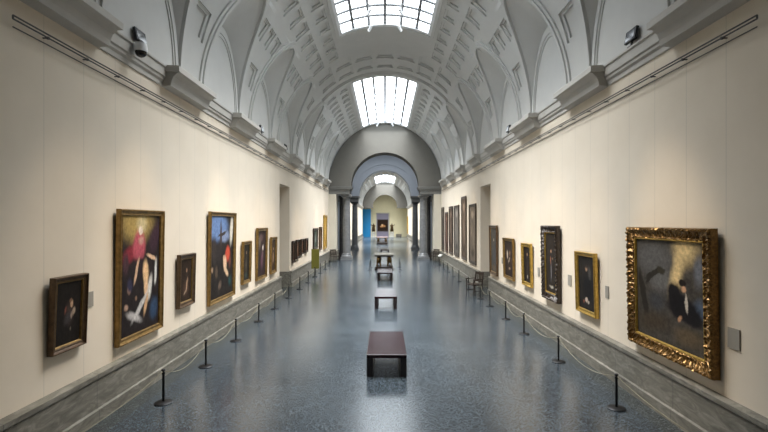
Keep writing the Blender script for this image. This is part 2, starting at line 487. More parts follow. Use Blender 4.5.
DY0, DY1, DZ = 20.05, 22.15, 4.92
for side, nm in ((-1, 'wall_left'), (1, 'wall_right')):
    mb = MB()
    x = side * A
    def pl(ya, yb, za, zb): mb.quad((x, ya, za), (x, yb, za), (x, yb, zb), (x, ya, zb))
    pl(Y0, DY0, 0, DZ); pl(DY1, YE, 0, DZ); pl(Y0, DY0, DZ, ZS + .001); pl(DY0, DY1, DZ, ZS + .001); pl(DY1, YE, DZ, ZS + .001)
    xo = side * (A + 1.5)
    for y in (DY0, DY1): mb.quad((x, y, 0), (xo, y, 0), (xo, y, DZ), (x, y, DZ))
    mb.quad((x, DY0, DZ), (x, DY1, DZ), (xo, DY1, DZ), (xo, DY0, DZ))
    mb.quad((xo, DY0, 0), (xo, DY1, 0), (xo, DY1, DZ), (xo, DY0, DZ))
    struct(mb.build(nm, M_wall))
    # plinth
    prof = [(A, .79), (A - .12, .765), (A - .12, .70), (A - .095, .68), (A - .095, .215), (A - .135, .20), (A - .135, 0), (A, 0)]
    prof = [(side * px_, z) for px_, z in prof]
    mb = MB()
    mb.extrude_y(prof, Y0, DY0 + .0); mb.extrude_y(prof, DY1, YE)
    mb.box(min(x, xo), max(x, xo), DY1 - .05, DY1 - .001, 0, .76)
    mb.box(min(x, xo), max(x, xo), DY0 + .001, DY0 + .05, 0, .76)
    struct(mb.build('baseboard_' + nm[5:], M_plinth))
    # cornice with blocks under the springings
    prof = [(A, 6.05), (A - .03, 6.06), (A - .03, 6.14), (A - .07, 6.18), (A - .07, 6.23), (A - .10, 6.25), (A - .10, 6.42), (A - .13, 6.44), (A - .13, 6.475), (A, 6.48)]
    prof = [(side * px_, z) for px_, z in prof]
    mb = MB(); mb.extrude_y(prof, Y0, YE)
    c = mb.build('trim_1' if side < 0 else 'trim_2', M_cornice)
    struct(c, 'grey cornice along the top of the %s wall' % nm[5:])
    bp = [(A, 6.05), (A - .20, 6.07), (A - .22, 6.16), (A - .26, 6.26), (A - .34, 6.33), (A - .40, 6.35), (A - .40, 6.46), (A - .37, 6.49), (A, 6.505)]
    for k in range(-3, 7):
        yc = PIER - .40 + BAY * k
        mb = MB(); h = 1.0
        pr = [(side * px_, z) for px_, z in bp]
        mb.extrude_y(pr, yc - h, yc + h)
        # returned crown mouldings on the two ends
        mb.box(min(side * A, side * (A - .40)), max(side * A, side * (A - .40)), yc - h - .05, yc - h, 6.352, 6.462)
        mb.box(min(side * A, side * (A - .40)), max(side * A, side * (A - .40)), yc + h, yc + h + .05, 6.352, 6.462)
        b = mb.build('cornice_block', M_cornice, c)
mb = MB(); mb.quad((-A, Y0, 0), (A, Y0, 0), (A, Y0, ZS), (-A, Y0, ZS))
ths = frange(0, 180, 40)
for i in range(40):
    mb.add([P(1, ths[i], Y0), P(1, ths[i + 1], Y0), (0, Y0, ZS)], [(0, 1, 2)])
struct(mb.build('wall_back', M_cream))

# picture rails on both walls
for side, nm in ((-1, 'left'), (1, 'right')):
    t = thing('picture_rail', 'dark double picture rail running high along the %s wall' % nm, 'rail', (side * A, 5.5, 5.6))
    xr = side * (A - .07) - side * A
    for z, r, n_ in ((.175, .011, 'rail_bar'), (.130, .011, 'rail_bar'), (.030, .008, 'lower_rail')):
        q = MB(); q.tube([(xr, .1, z), (xr, YE - 6.2, z)], r, 6); q.build(n_, M_rail, t)
    q = MB(); q.tube([(xr, .1, .175), (xr, .1, .13)], .011, 6); q.build('end_cap', M_rail, t)
    y = .68
    while y < YE - 6.4:
        q = MB(); q.box(min(0, xr), max(0, xr), y - .008, y + .008, .118, .134); q.box(xr - .016, xr + .016, y - .016, y + .016, .110, .142)
        q.build('bracket', M_rail, t); y += .82

# ------------------------------------------------------------------ end wall with arch, columns, far rooms
def arch_wall(name, y0, y1, rad, zsp, outer, mat, n=48):
    """wall slab above zsp with a round opening; outer(angle) gives the outer outline"""
    mb = MB()
    for i in range(n):
        a0, a1 = PI * i / n, PI * (i + 1) / n
        ia, ib = (rad * math.cos(a0), zsp + rad * math.sin(a0)), (rad * math.cos(a1), zsp + rad * math.sin(a1))
        oa, ob = outer(a0), outer(a1)
        for y in (y0, y1):
            mb.quad((ia[0], y, ia[1]), (oa[0], y, oa[1]), (ob[0], y, ob[1]), (ib[0], y, ib[1]))
        mb.quad((ia[0], y0, ia[1]), (ib[0], y0, ib[1]), (ib[0], y1, ib[1]), (ia[0], y1, ia[1]))
    for s in (-1, 1):
        o0 = outer(0)[0]
        mb.quad((s * rad, y0, zsp), (s * o0, y0, zsp), (s * o0, y1, zsp), (s * rad, y1, zsp))
    return mb
def ell(a): return ((A + .02) * math.cos(a), 6.15 + (ZS - 6.15) + (B + .02) * math.sin(a) if a not in (0,) else 6.15)
def ell_out(a):
    return ((A + .02) * math.cos(a), 6.15 + (ZS + B + .02 - 6.15) * math.sin(a))
def rect_out(hx, top, zsp):
    def f(a):
        c, s = math.cos(a), math.sin(a)
        k = min(hx / abs(c) if abs(c) > 1e-6 else 1e9, (top - zsp) / s if s > 1e-6 else 1e9)
        return (c * k, zsp + s * k)
    return f
def archivolt(mb, y, rad, zsp, rings, n=48):
    for r0, r1, d in rings:
        for i in range(n):
            a0, a1 = PI * i / n, PI * (i + 1) / n
            q = lambda r, a, yy: (r * math.cos(a), yy, zsp + r * math.sin(a))
            mb.quad(q(r0, a0, y - d), q(r0, a1, y - d), q(r1, a1, y - d), q(r1, a0, y - d))
            for r in (r0, r1): mb.quad(q(r, a0, y), q(r, a1, y), q(r, a1, y - d), q(r, a0, y - d))
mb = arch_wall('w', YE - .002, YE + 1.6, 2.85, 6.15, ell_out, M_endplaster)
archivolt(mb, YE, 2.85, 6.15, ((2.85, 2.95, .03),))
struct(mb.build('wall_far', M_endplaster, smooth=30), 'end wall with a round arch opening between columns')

M_entab = simple('grey_entablature_stone', (.20, .20, .19), .6, var=.08, scale=4)
def entablature(name, y0, y1, xi, xo, mat, label, z0=5.52, z1=6.15):
    for s in (-1, 1):
        mb = MB()
        for za, zb, e in ((z0, z0 + .22, 0), (z0 + .22, z0 + .36, .03), (z0 + .36, z0 + .44, .10), (z0 + .44, z1 - .06, .16), (z1 - .06, z1, .20)):
            mb.box(min(s * (xi - e), s * xo), max(s * (xi - e), s * xo), y0 - e, y1, za, zb)
        struct(mb.build(name[0] if s < 0 else name[1], mat), label % ('left' if s < 0 else 'right'))
entablature(('trim_3', 'trim_4'), YE - .0, YE + 1.6, 2.95, A, M_entab, 'stone entablature carrying the %s end of the far arch')
# cream pilasters at the end of the side walls
for s in (-1, 1):
    mb = MB(); mb.box(min(s * 4.08, s * A), max(s * 4.08, s * A), YE, YE + 1.6, .78, 5.52)
    struct(mb.build('trim_5' if s < 0 else 'trim_6', M_cream), 'cream pilaster at the far %s corner' % ('left' if s < 0 else 'right'))
    mb = MB(); mb.box(min(s * 4.0, s * A), max(s * 4.0, s * A), YE - .06, YE + 1.6, 0, .78)
    struct(mb.build('trim_7' if s < 0 else 'trim_8', M_plinth), 'grey stone foot of the far %s pilaster' % ('left' if s < 0 else 'right'))

def column(x, y, h, r, mat, label, matb=None):
    t = thing('column', label, 'column', (x, y, 0))
    q = MB(); q.box(-r * 1.45, r * 1.45, -r * 1.45, r * 1.45, 0, .22)
    q.lathe([(r * 1.4, .22), (r * 1.42, .28), (r * 1.3, .36), (r * 1.15, .40), (r * 1.22, .46), (r * 1.05, .54)], 28)
    q.build('column_base', matb or mat, t, smooth=35)
    q = MB(); q.lathe([(r, .52), (r, h * .35), (r * .97, h * .6), (r * .88, h - .5)], 28); q.build('shaft', mat, t, smooth=35)
    q = MB(); q.lathe([(r * .88, h - .5), (r * .96, h - .46), (r * .88, h - .42), (r * .9, h - .3), (r * 1.2, h - .16)], 28)
    q.box(-r * 1.3, r * 1.3, -r * 1.3, r * 1.3, h - .17, h); q.build('capital', matb or mat, t, smooth=35)
    return t
for s, nm in ((-1, 'left'), (1, 'right')):
    column(s * 3.27, YE + .85, 5.52, .33, M_stonecol, 'grey stone column under the %s end of the nearer arch' % nm)
    column(s * 3.82, YE + 2.2, 5.52, .20, M_darkcol, 'thin dark marble column between the %s grey column and the pilaster' % nm)

# lobby between the two arches
YB0, YB1 = YE + 1.6, 51.5
mb = MB()
for s in (-1, 1):
    mb.quad((s * 6.6, YB0, 0), (s * 6.6, YB1, 0), (s * 6.6, YB1, 12), (s * 6.6, YB0, 12))
    mb.quad((s * 6.6, YB0, 0), (s * (A), YB0, 0), (s * A, YB0, 12), (s * 6.6, YB0, 12))
mb.quad((-A, YB0, ZS + B - .05), (A, YB0, ZS + B - .05), (A, YB0, 12), (-A, YB0, 12))
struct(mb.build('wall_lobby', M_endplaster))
mb = MB()
for a in ((-6.6, -2.2, YB0, YB1), (2.2, 6.6, YB0, YB1), (-2.2, 2.2, YB0, YB0 + 3.5), (-2.2, 2.2, YB1 - 3, YB1)):
    mb.box(a[0], a[1], a[2], a[3], 11.95, 12.2)
struct(mb.build('ceiling', M_plaster))
w = MB(); w.quad((-2.2, YB0 + 3.5, 12.1), (2.2, YB0 + 3.5, 12.1), (2.2, YB1 - 3, 12.1), (-2.2, YB1 - 3, 12.1))
struct(w.build('window_5', glass_mat('roof_light_glass', 2.0)), 'roof light above the lobby between the arches')
mb = arch_wall('w', YB1, YB1 + 1.5, 2.98, 6.15, rect_out(6.6, 12.0, 6.15), M_greyblue)
archivolt(mb, YB1, 2.98, 6.15, ((2.98, 3.14, .05), (3.14, 3.22, .09), (3.40, 3.46, .05), (3.62, 3.76, .10)))
for s in (-1, 1): mb.quad((s * 4.2, YB1 + .4, 0), (s * 6.6, YB1 + .4, 0), (s * 6.6, YB1 + .4, 6.2), (s * 4.2, YB1 + .4, 6.2))
struct(mb.build('wall_lobby_far', M_greyblue, smooth=30), 'blue-grey wall of the lobby with the second round arch')
entablature(('trim_9', 'trim_10'), YB1 - .0, YB1 + 1.5, 3.12, 6.6, M_entab, 'stone entablature carrying the %s end of the second arch')
for s, nm in ((-1, 'left'), (1, 'right')):
    column(s * 3.50, YB1 + .7, 5.52, .33, M_stonecol, 'grey stone column under the %s end of the second arch' % nm)

# far gallery
for side, nm in ((-1, 'wall_far_gallery_left'), (1, 'wall_far_gallery_right')):
    mb = MB(); x = side * A
    mb.quad((x, YC0, 0), (x, YC1, 0), (x, YC1, ZS), (x, YC0, ZS))
    struct(mb.build(nm, M_wall))
    prof = [(A, 5.84), (A - .05, 5.86), (A - .12, 5.96), (A - .2, 6.17), (A - .26, 6.20), (A - .26, 6.31), (A, 6.34)]
    mb = MB(); mb.extrude_y([(side * p, z) for p, z in prof], YC0, YC1)
    struct(mb.build('trim_11' if side < 0 else 'trim_12', M_cornice))
    mb = MB(); mb.extrude_y([(side * p, z) for p, z in ((A, .78), (A - .1, .76), (A - .1, .15), (A - .2, .13), (A - .2, 0))], YC0, YC1)
    struct(mb.build('baseboard_far_gallery_' + nm[17:], M_plinth))
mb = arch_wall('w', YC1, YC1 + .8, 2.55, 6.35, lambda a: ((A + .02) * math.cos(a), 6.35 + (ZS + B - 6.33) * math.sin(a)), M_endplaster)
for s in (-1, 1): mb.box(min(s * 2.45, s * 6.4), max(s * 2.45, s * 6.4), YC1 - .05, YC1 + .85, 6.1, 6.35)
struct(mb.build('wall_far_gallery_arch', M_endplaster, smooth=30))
YW = 97.5
mb = MB()
mb.quad((-6.4, YW, 0), (6.4, YW, 0), (6.4, YW, 12), (-6.4, YW, 12))
for s in (-1, 1):
    mb.quad((s * 6.4, YC1 + .8, 0), (s * 6.4, YW, 0), (s * 6.4, YW, 12), (s * 6.4, YC1 + .8, 12))
    mb.quad((s * A, YC1 + .8, 0), (s * 6.4, YC1 + .8, 0), (s * 6.4, YC1 + .8, 12), (s * A, YC1 + .8, 12))
struct(mb.build('wall_far_gallery_end', M_cream2))
mb = MB(); mb.box(-6.4, 6.4, YC1 + .8, YW, 11.5, 11.7); struct(mb.build('ceiling', M_plaster))
lamp_end = True

# portal with painting at the very end
mb = MB()
mb.box(-1.95, -1.73, YW - .15, YW, 0, 5.2); mb.box(.73, .95, YW - .15, YW, 0, 5.2); mb.box(-1.95, .95, YW - .15, YW, 5.0, 5.2)
struct(mb.build('trim_13', M_cornice), 'stone surround of the portal on the end wall')
mb = MB(); mb.box(-1.73, .73, YW - .05, YW - .005, 0, 5.0)
tag(mb.build('portal_panel', M_lilac), 'lilac-grey panel filling the portal on the far end wall', 'panel')
mb = MB(); mb.box(-5.3, -3.05, YW - 1.0, YW - .88, 0, 6.0)
o = mb.build('exhibition_panel', M_blue, bevel=.01); tag(o, 'tall bright blue exhibition panel by the far end wall', 'panel')

# ------------------------------------------------------------------ paintings
def canvas_mat(name, base, blobs, distort=.10, dark=.35, gloss=.5, seed=0):
    m, nt, b = newmat(name)
    uv = N(nt, 'ShaderNodeTexCoord').outputs['UV']
    n = noise(nt, 5 + seed % 3, 5, .6, uv)
    sub = N(nt, 'ShaderNodeVectorMath', operation='SUBTRACT'); sub.inputs[1].default_value = (.5, .5, .5)
    nt.links.new(n.outputs['Color'], sub.inputs[0])
    sc = N(nt, 'ShaderNodeVectorMath', operation='SCALE'); sc.inputs['Scale'].default_value = distort
    nt.links.new(sub.outputs[0], sc.inputs[0])
    ad = N(nt, 'ShaderNodeVectorMath', operation='ADD'); nt.links.new(uv, ad.inputs[0]); nt.links.new(sc.outputs[0], ad.inputs[1])
    n2 = noise(nt, 9, 6, .7, uv)
    base = tuple(c * .75 for c in base)
    lo = tuple(c * (1 - dark) for c in base); hi = tuple(c * (1 + dark) for c in base)
    cur = ramp(nt, n2.outputs['Fac'], [(.35, lo), (.65, hi)]).outputs[0]
    for (u, v, ru, rv, rot, col, soft) in blobs:
        mp = N(nt, 'ShaderNodeMapping', vector_type='TEXTURE')
        mp.inputs['Location'].default_value = (u, v, 0); mp.inputs['Rotation'].default_value = (0, 0, R(rot))
        mp.inputs['Scale'].default_value = (ru, rv, 1000)
        nt.links.new(ad.outputs[0], mp.inputs[0])
        ln = N(nt, 'ShaderNodeVectorMath', operation='LENGTH'); nt.links.new(mp.outputs[0], ln.inputs[0])
        mr = N(nt, 'ShaderNodeMapRange', interpolation_type='SMOOTHSTEP')
        mr.inputs['From Min'].default_value = 1.0; mr.inputs['From Max'].default_value = max(0, 1 - soft)
        nt.links.new(ln.outputs['Value'], mr.inputs['Value'])
        mx = N(nt, 'ShaderNodeMix', data_type='RGBA')
        nt.links.new(mr.outputs[0], mx.inputs['Factor']); nt.links.new(cur, mx.inputs['A'])
        mx.inputs['B'].default_value = (*col, 1); cur = mx.outputs['Result']
    n3 = noise(nt, 24, 5, .7, uv)
    r3 = ramp(nt, n3.outputs['Fac'], [(.3, (.85, .85, .85)), (.7, (1.75, 1.75, 1.75))])
    mul = N(nt, 'ShaderNodeMix', data_type='RGBA', blend_type='MULTIPLY'); mul.inputs['Factor'].default_value = 1
    nt.links.new(cur, mul.inputs['A']); nt.links.new(r3.outputs[0], mul.inputs['B'])
    nt.links.new(mul.outputs['Result'], b.inputs['Base Color'])
    b.inputs['Roughness'].default_value = gloss
    b.inputs['Specular IOR Level'].default_value = .12
    return m

def frame_mesh(w, h, prof, carve=0.0, seg=.05, rnd=None):
    """mitred frame, origin at bottom centre, front towards -Y; prof: (inset, depth)"""
    mb = MB()
    corners = lambda u: [(-w / 2 + u, u), (w / 2 - u, u), (w / 2 - u, h - u), (-w / 2 + u, h - u)]
    for k in range(4):
        ln = w if k % 2 == 0 else h
        n = max(1, int(ln / seg)) if carve else 1
        rows = []
        for j, (u, d) in enumerate(prof):
            c = corners(u); a, b = c[k], c[(k + 1) % 4]
            row = []
            for i in range(n + 1):
                f = i / n
                dd = d
                if carve and 0 < j < len(prof) - 1 and 0 < i < n:
                    s = f * ln
                    dd += carve * (.6 * math.sin(s * 2 * PI / .13 + j * 1.7) + .6 * math.sin(s * 2 * PI / .071 + j * 2.6) + rnd.uniform(-.5, .5))
                row.append((a[0] + (b[0] - a[0]) * f, -dd, a[1] + (b[1] - a[1]) * f))
            rows.append(row)
        for j in range(len(rows) - 1):
            for i in range(n):
                mb.quad(rows[j][i], rows[j][i + 1], rows[j + 1][i + 1], rows[j + 1][i])
    return mb

def profile(fw, d=.09):
    return [(0, .0), (0, d * .75), (fw * .06, d), (fw * .22, d), (fw * .30, d * .82), (fw * .55, d * .62), (fw * .78, d * .60), (fw * .86, d * .70), (fw * .94, d * .62), (fw, d * .35)]

def painting(side, y0, y1, z0, z1, label, fmat, cmat, fw=.12, carve=0, tilt=1.2, slip=None, d=.09, xw=A, name='framed_painting', inner=None):
    if xw == A and y0 < 40: y0 *= (xw - .01) / (xw - d - .02)
    yc = (y0 + y1) / 2; w = y1 - y0; h = z1 - z0
    t = thing(name, label, 'painting', (side * (xw - .012), yc, z0), (R(tilt), 0, R(90 if side < 0 else -90)))
    rnd = random.Random(int(y0 * 100))
    frame_mesh(w, h, profile(fw, d), carve, .022, rnd).build('frame', fmat, t)
    if slip:
        frame_mesh(w - 2 * fw + .06, h - 2 * fw + .06, [(0, d * .42), (.012, d * .62), (.035, d * .62), (.05, d * .38)], 0).build('inner_frame', slip, t).location = (0, 0, fw - .03)
    cw, ch = w - 2 * fw + .02, h - 2 * fw + .02
    q = MB()
    q.box(-cw / 2, cw / 2, -d * .34, -.005, fw - .01, fw - .01 + ch)
    c = q.build('canvas', cmat, t)
    me = c.data; uvl = me.uv_layers.new(name='UVMap')
    for lp in me.loops:
        co = me.vertices[lp.vertex_index].co
        uvl.data[lp.index].uv = ((co.x + cw / 2) / cw, (co.z - fw + .01) / ch)
    return t

flesh = (.50, .33, .21); pale = (.62, .56, .48); blk = (.010, .009, .009)
C = canvas_mat
# left wall, nearest first
painting(-1, 6.10, 6.94, 1.33, 2.42, 'small dark painting of a huddled figure, nearest on the left wall', M_brownframe,
  C('canvas_a', (.014, .011, .009), [(.55, .5, .22, .26, 10, (.045, .030, .024), .8), (.50, .42, .22, .14, 20, (.040, .034, .035), .8), (.62, .63, .075, .075, 0, (.40, .26, .16), .6), (.57, .69, .07, .05, 20, (.14, .08, .05), .7), (.70, .50, .10, .07, 60, (.33, .25, .18), .7), (.62, .44, .05, .08, 0, (.28, .21, .16), .8), (.40, .55, .04, .09, -30, (.16, .05, .035), .8), (.60, .24, .04, .05, 0, (.11, .09, .07), .8)], .09), .078, tilt=2.2, slip=M_gold)
painting(-1, 7.62, 9.34, 1.02, 3.43, 'large tall painting with a pink-robed figure over a pale draped one, left wall', M_gold,
  C('canvas_b', (.020, .015, .015), [(.38, .95, .60, .26, 0, (.30, .21, .07), .7), (.50, .93, .20, .12, 0, (.44, .36, .20), .8), (.86, .80, .24, .15, 35, (.035, .018, .026), .6), (.22, .68, .26, .09, 15, (.17, .02, .03), .6), (.44, .74, .20, .17, 8, (.36, .07, .09), .5), (.46, .66, .11, .12, -20, (.30, .06, .08), .6), (.47, .875, .07, .045, 0, (.62, .52, .42), .5), (.48, .79, .09, .05, 0, (.40, .22, .18), .7), (.50, .56, .26, .10, 0, (.02, .014, .016), .5),
   (.38, .53, .035, .16, -28, flesh, .5), (.78, .63, .19, .025, -12, flesh, .6), (.90, .50, .05, .15, -8, (.46, .46, .44), .6), (.62, .50, .10, .15, 12, (.58, .38, .20), .5), (.64, .36, .08, .11, 30, (.54, .36, .21), .5), (.74, .36, .07, .16, -20, (.48, .46, .42), .6), (.50, .22, .32, .045, 28, (.44, .42, .40), .6), (.34, .14, .26, .05, -12, (.38, .36, .35), .7), (.64, .22, .05, .14, -30, (.46, .28, .15), .6), (.12, .60, .10, .12, 0, (.05, .025, .03), .7), (.20, .38, .06, .05, 0, (.25, .15, .10), .7), (.14, .24, .06, .04, 0, (.34, .22, .16), .7), (.38, .30, .04, .03, 0, (.20, .12, .08), .7), (.86, .16, .16, .14, 20, (.025, .045, .085), .7), (.22, .42, .09, .09, 0, (.028, .026, .05), .7)], .06), .115, tilt=.9)
painting(-1, 9.86, 10.90, 1.24, 2.46, 'small brown painting with a pale seated figure, third on the left wall', M_brownframe,
  C('canvas_c', (.030, .019, .013), [(.5, .3, .4, .25, 0, (.055, .030, .020), .8), (.55, .73, .075, .07, 0, (.30, .18, .11), .6), (.58, .36, .07, .20, -15, (.34, .22, .14), .6), (.45, .22, .16, .04, 20, (.28, .20, .14), .7), (.66, .50, .05, .10, 20, (.22, .14, .09), .7)], .1), .11, tilt=1.5, slip=M_gold)
painting(-1, 11.58, 13.84, .97, 3.48, 'tall painting of blue sky above a bending crowd with a red cloak, left wall', M_gold,
  C('canvas_d', (.022, .018, .016), [(.30, .86, .55, .22, 0, (.10, .16, .30), .5), (.60, .75, .30, .10, 0, (.16, .20, .30), .7), (.90, .82, .10, .26, -8, (.45, .42, .36), .6), (.48, .78, .24, .025, 8, (.035, .028, .024), .5), (.42, .72, .05, .30, 0, (.045, .032, .026), .5), (.16, .58, .14, .22, 8, (.03, .024, .022), .6), (.35, .56, .18, .18, 0, (.022, .018, .018), .7), (.74, .52, .14, .13, 10, (.38, .055, .03), .5), (.62, .40, .10, .13, 15, (.50, .34, .22), .5), (.70, .28, .12, .05, -30, (.46, .32, .20), .6), (.56, .47, .05, .05, 0, (.42, .27, .17), .6), (.84, .42, .07, .12, 0, (.10, .04, .03), .7), (.25, .32, .08, .12, 0, (.07, .05, .035), .7), (.40, .15, .10, .07, 30, (.10, .07, .05), .7), (.86, .16, .10, .10, 0, (.02, .05, .05), .8), (.08, .36, .05, .05, 0, (.24, .16, .10), .7)], .065), .12, tilt=.9)
painting(-1, 14.30, 15.48, 1.15, 2.56, 'narrow dark portrait of a standing figure beside the crowd scene, left wall', M_gold,
  C('canvas_e', (.020, .017, .013), [(.5, .42, .22, .36, 0, (.045, .035, .025), .7), (.52, .78, .09, .06, 0, (.26, .17, .11), .6), (.48, .45, .06, .14, 0, (.12, .10, .08), .8), (.5, .14, .3, .10, 0, (.035, .05, .045), .8)], .1), .12, tilt=1.3)
painting(-1, 15.90, 17.58, 1.06, 2.98, 'taller painting with a pale head and purple robe, between two narrow ones, left wall', M_gold,
  C('canvas_f', (.035, .022, .022), [(.42, .85, .28, .12, 0, (.09, .055, .055), .7), (.25, .75, .20, .20, 20, (.13, .10, .075), .8), (.66, .62, .09, .08, 0, (.60, .52, .46), .5), (.55, .36, .22, .30, -12, (.085, .040, .055), .7), (.66, .48, .04, .14, 20, (.18, .12, .11), .7), (.25, .30, .14, .16, 0, (.030, .022, .020), .8)], .1), .12, tilt=1.1)
painting(-1, 17.84, 19.12, 1.07, 2.58, 'narrow painting of a pale figure on brown, just before the left doorway', M_gold,
  C('canvas_g', (.055, .032, .018), [(.52, .72, .10, .07, 0, (.40, .27, .17), .6), (.52, .42, .16, .24, 5, (.36, .23, .14), .7), (.35, .25, .14, .14, 0, (.12, .06, .03), .8)], .1), .13, tilt=1.2)
small = [(22.00, 22.78, 1.14, 2.24, 'first of four small dark paintings past the left doorway'), (22.95, 24.02, 1.25, 2.26, 'second of four small dark paintings past the left doorway'),
         (24.27, 25.30, 1.38, 2.25, 'third of four small dark paintings past the left doorway'), (25.56, 26.66, 1.40, 2.24, 'last of four small dark paintings past the left doorway')]
for i, (a, b, c, d_, l) in enumerate(small):
    painting(-1, a + .05, b + .32, c, d_, l, M_darkframe, C('canvas_small_%s' % 'abcd'[i], (.10, .050, .028), [(.5, .5, .2, .3, 20 * i, (.18, .10, .06), .8), (.55, .68, .08, .07, 0, (.30, .20, .12), .7)], .12, seed=i), .12, tilt=.8)
painting(-1, 28.55, 30.90, 1.37, 2.79, 'dark green painting behind the olive sign on the left wall', M_darkframe,
  C('canvas_h', (.045, .060, .045), [(.55, .5, .25, .35, 0, (.16, .17, .15), .8), (.3, .7, .2, .2, 0, (.03, .04, .03), .8)], .12), .16, tilt=.8)
painting(-1, 31.17, 32.90, 1.18, 2.84, 'brown painting between the dark green one and the golden panel', M_brownframe,
  C('canvas_i', (.12, .065, .03), [(.5, .5, .3, .3, 0, (.20, .12, .06), .8)], .12), .15, tilt=.8)
painting(-1, 33.39, 35.70, 1.12, 3.74, 'tall golden panel painting at the far end of the left wall', M_goldb,
  C('canvas_j', (.50, .29, .05), [(.5, .55, .25, .35, 0, (.56, .36, .09), .8), (.5, .2, .3, .1, 0, (.34, .18, .04), .8)], .1), .16, tilt=.5)

# right wall, nearest first
painting(1, 6.10, 8.46, .985, 3.11, 'large landscape with a black-clad figure and light beam in carved gilt frame', M_goldc,
  C('canvas_k', (.055, .048, .040), [(.30, .80, .50, .28, 0, (.070, .068, .066), .8), (.42, .60, .26, .16, 0, (.085, .083, .080), .8), (.76, .92, .24, .22, 0, (.44, .33, .16), .9), (.64, .70, .13, .36, -20, (.50, .37, .18), .9), (.92, .74, .10, .20, 0, (.10, .105, .12), .8), (.92, .42, .14, .12, 0, (.055, .075, .11), .8), (.12, .42, .06, .32, 14, (.014, .012, .009), .4), (.30, .66, .20, .035, 22, (.016, .014, .010), .4), (.40, .70, .07, .05, 0, (.022, .019, .012), .5), (.22, .61, .10, .03, 45, (.014, .012, .009), .4), (.34, .40, .20, .14, 0, (.032, .032, .034), .8), (.28, .18, .40, .14, 8, (.038, .028, .018), .8), (.78, .14, .30, .12, 0, (.075, .055, .032), .8),
   (.72, .38, .27, .14, -8, (.006, .005, .006), .35), (.60, .49, .12, .15, 10, (.006, .005, .006), .4), (.82, .33, .16, .10, -10, (.007, .006, .007), .5), (.725, .565, .040, .045, 0, (.40, .23, .13), .5), (.72, .62, .060, .035, 0, (.010, .007, .006), .4), (.755, .44, .022, .11, 10, (.40, .36, .30), .6), (.67, .28, .045, .035, 30, (.32, .18, .10), .6)], .10), .20, carve=.017, tilt=1.0, slip=M_goldb, d=.13)
painting(1, 9.64, 10.86, 1.08, 2.51, 'dark half-length portrait in bright gilt frame beside the large landscape', M_goldb,
  C('canvas_l', (.018, .016, .015), [(.55, .40, .34, .32, 0, (.008, .008, .009), .5), (.50, .78, .09, .07, 0, (.30, .19, .12), .6), (.50, .82, .10, .05, 0, (.03, .022, .018), .6), (.70, .70, .12, .18, 20, (.05, .046, .042), .8), (.47, .19, .12, .06, 0, (.38, .30, .24), .6), (.60, .15, .08, .04, 0, (.30, .26, .22), .7), (.30, .14, .05, .05, 0, (.24, .07, .04), .7)], .09), .105, tilt=1.6)
painting(1, 11.62, 13.14, 1.02, 3.10, 'tall narrow painting of a dark standing figure in carved dark frame, right wall', M_darkframe,
  C('canvas_m', (.026, .020, .016), [(.5, .44, .24, .38, 0, (.016, .013, .012), .6), (.50, .70, .08, .045, 0, (.30, .18, .11), .6), (.46, .54, .06, .10, 10, (.22, .09, .05), .7), (.50, .36, .05, .22, 0, (.15, .14, .14), .8), (.62, .58, .06, .03, 0, (.24, .15, .09), .7), (.50, .11, .28, .035, 0, (.30, .27, .22), .8)], .08), .20, carve=.016, tilt=1.0, slip=M_goldb, d=.12)
painting(1, 13.90, 15.14, 1.11, 2.51, 'small dark painting in bright yellow gilt frame, third portrait from the front, right wall', M_goldb,
  C('canvas_n', (.016, .012, .010), [(.52, .42, .16, .34, 0, (.028, .018, .014), .7), (.52, .80, .08, .06, 0, (.32, .20, .12), .6), (.50, .16, .10, .07, 0, (.30, .26, .20), .7)], .09), .13, tilt=1.6, carve=.008)
painting(1, 15.84, 17.50, 1.06, 2.60, 'wider brown painting with pale reclining shape beside the yellow gilt frame', M_gold,
  C('canvas_o', (.034, .022, .017), [(.32, .62, .10, .16, 10, (.40, .32, .25), .6), (.52, .46, .18, .05, 40, (.36, .28, .21), .7), (.62, .66, .08, .12, 0, (.20, .12, .08), .7), (.55, .22, .14, .05, 0, (.26, .18, .12), .7), (.75, .40, .12, .20, 0, (.06, .035, .025), .8)], .1), .12, tilt=1.3)
painting(1, 18.18, 19.82, .95, 3.06, 'tall grey-brown painting just before the right doorway', M_brownframe,
  C('canvas_p', (.075, .070, .060), [(.55, .40, .26, .34, 0, (.055, .056, .062), .7), (.5, .74, .08, .05, 0, (.40, .33, .26), .6), (.5, .10, .4, .10, 0, (.10, .075, .05), .8)], .1), .12, tilt=.8, slip=M_gold)
far = [(22.75, 24.88, .97, 4.16, (.105, .085, .065), 'first tall altar painting past the right doorway'), (25.49, 27.34, .97, 4.71, (.085, .062, .045), 'tallest of the row of altar paintings past the right doorway'),
       (27.97, 30.31, .97, 4.28, (.085, .078, .068), 'third tall altar painting past the right doorway, beyond the tallest'), (30.58, 32.65, .93, 4.30, (.060, .042, .030), 'fourth tall altar painting past the right doorway'),
       (32.96, 34.73, .88, 3.95, (.085, .045, .032), 'fifth and shortest of the altar paintings past the right doorway'), (35.10, 37.00, .85, 4.38, (.050, .042, .034), 'last altar painting, in the far corner of the right wall')]
for i, (a, b, c, d_, base, l) in enumerate(far):
    painting(1, a, b, c, d_, l, M_darkframe, C('canvas_tall_%s' % 'abcdef'[i], tuple(v * 1.5 for v in base), [(.5, .86, .35, .10, 0, tuple(min(1, v * 2.6) for v in base), .8), (.35, .55, .12, .16, 10, tuple(v * 1.9 for v in base), .8), (.62, .38, .14, .18, -10, tuple(v * 1.7 for v in base), .8), (.5, .15, .4, .10, 0, tuple(v * .5 for v in base), .8)], .14, seed=i), .15, tilt=.3, d=.05)
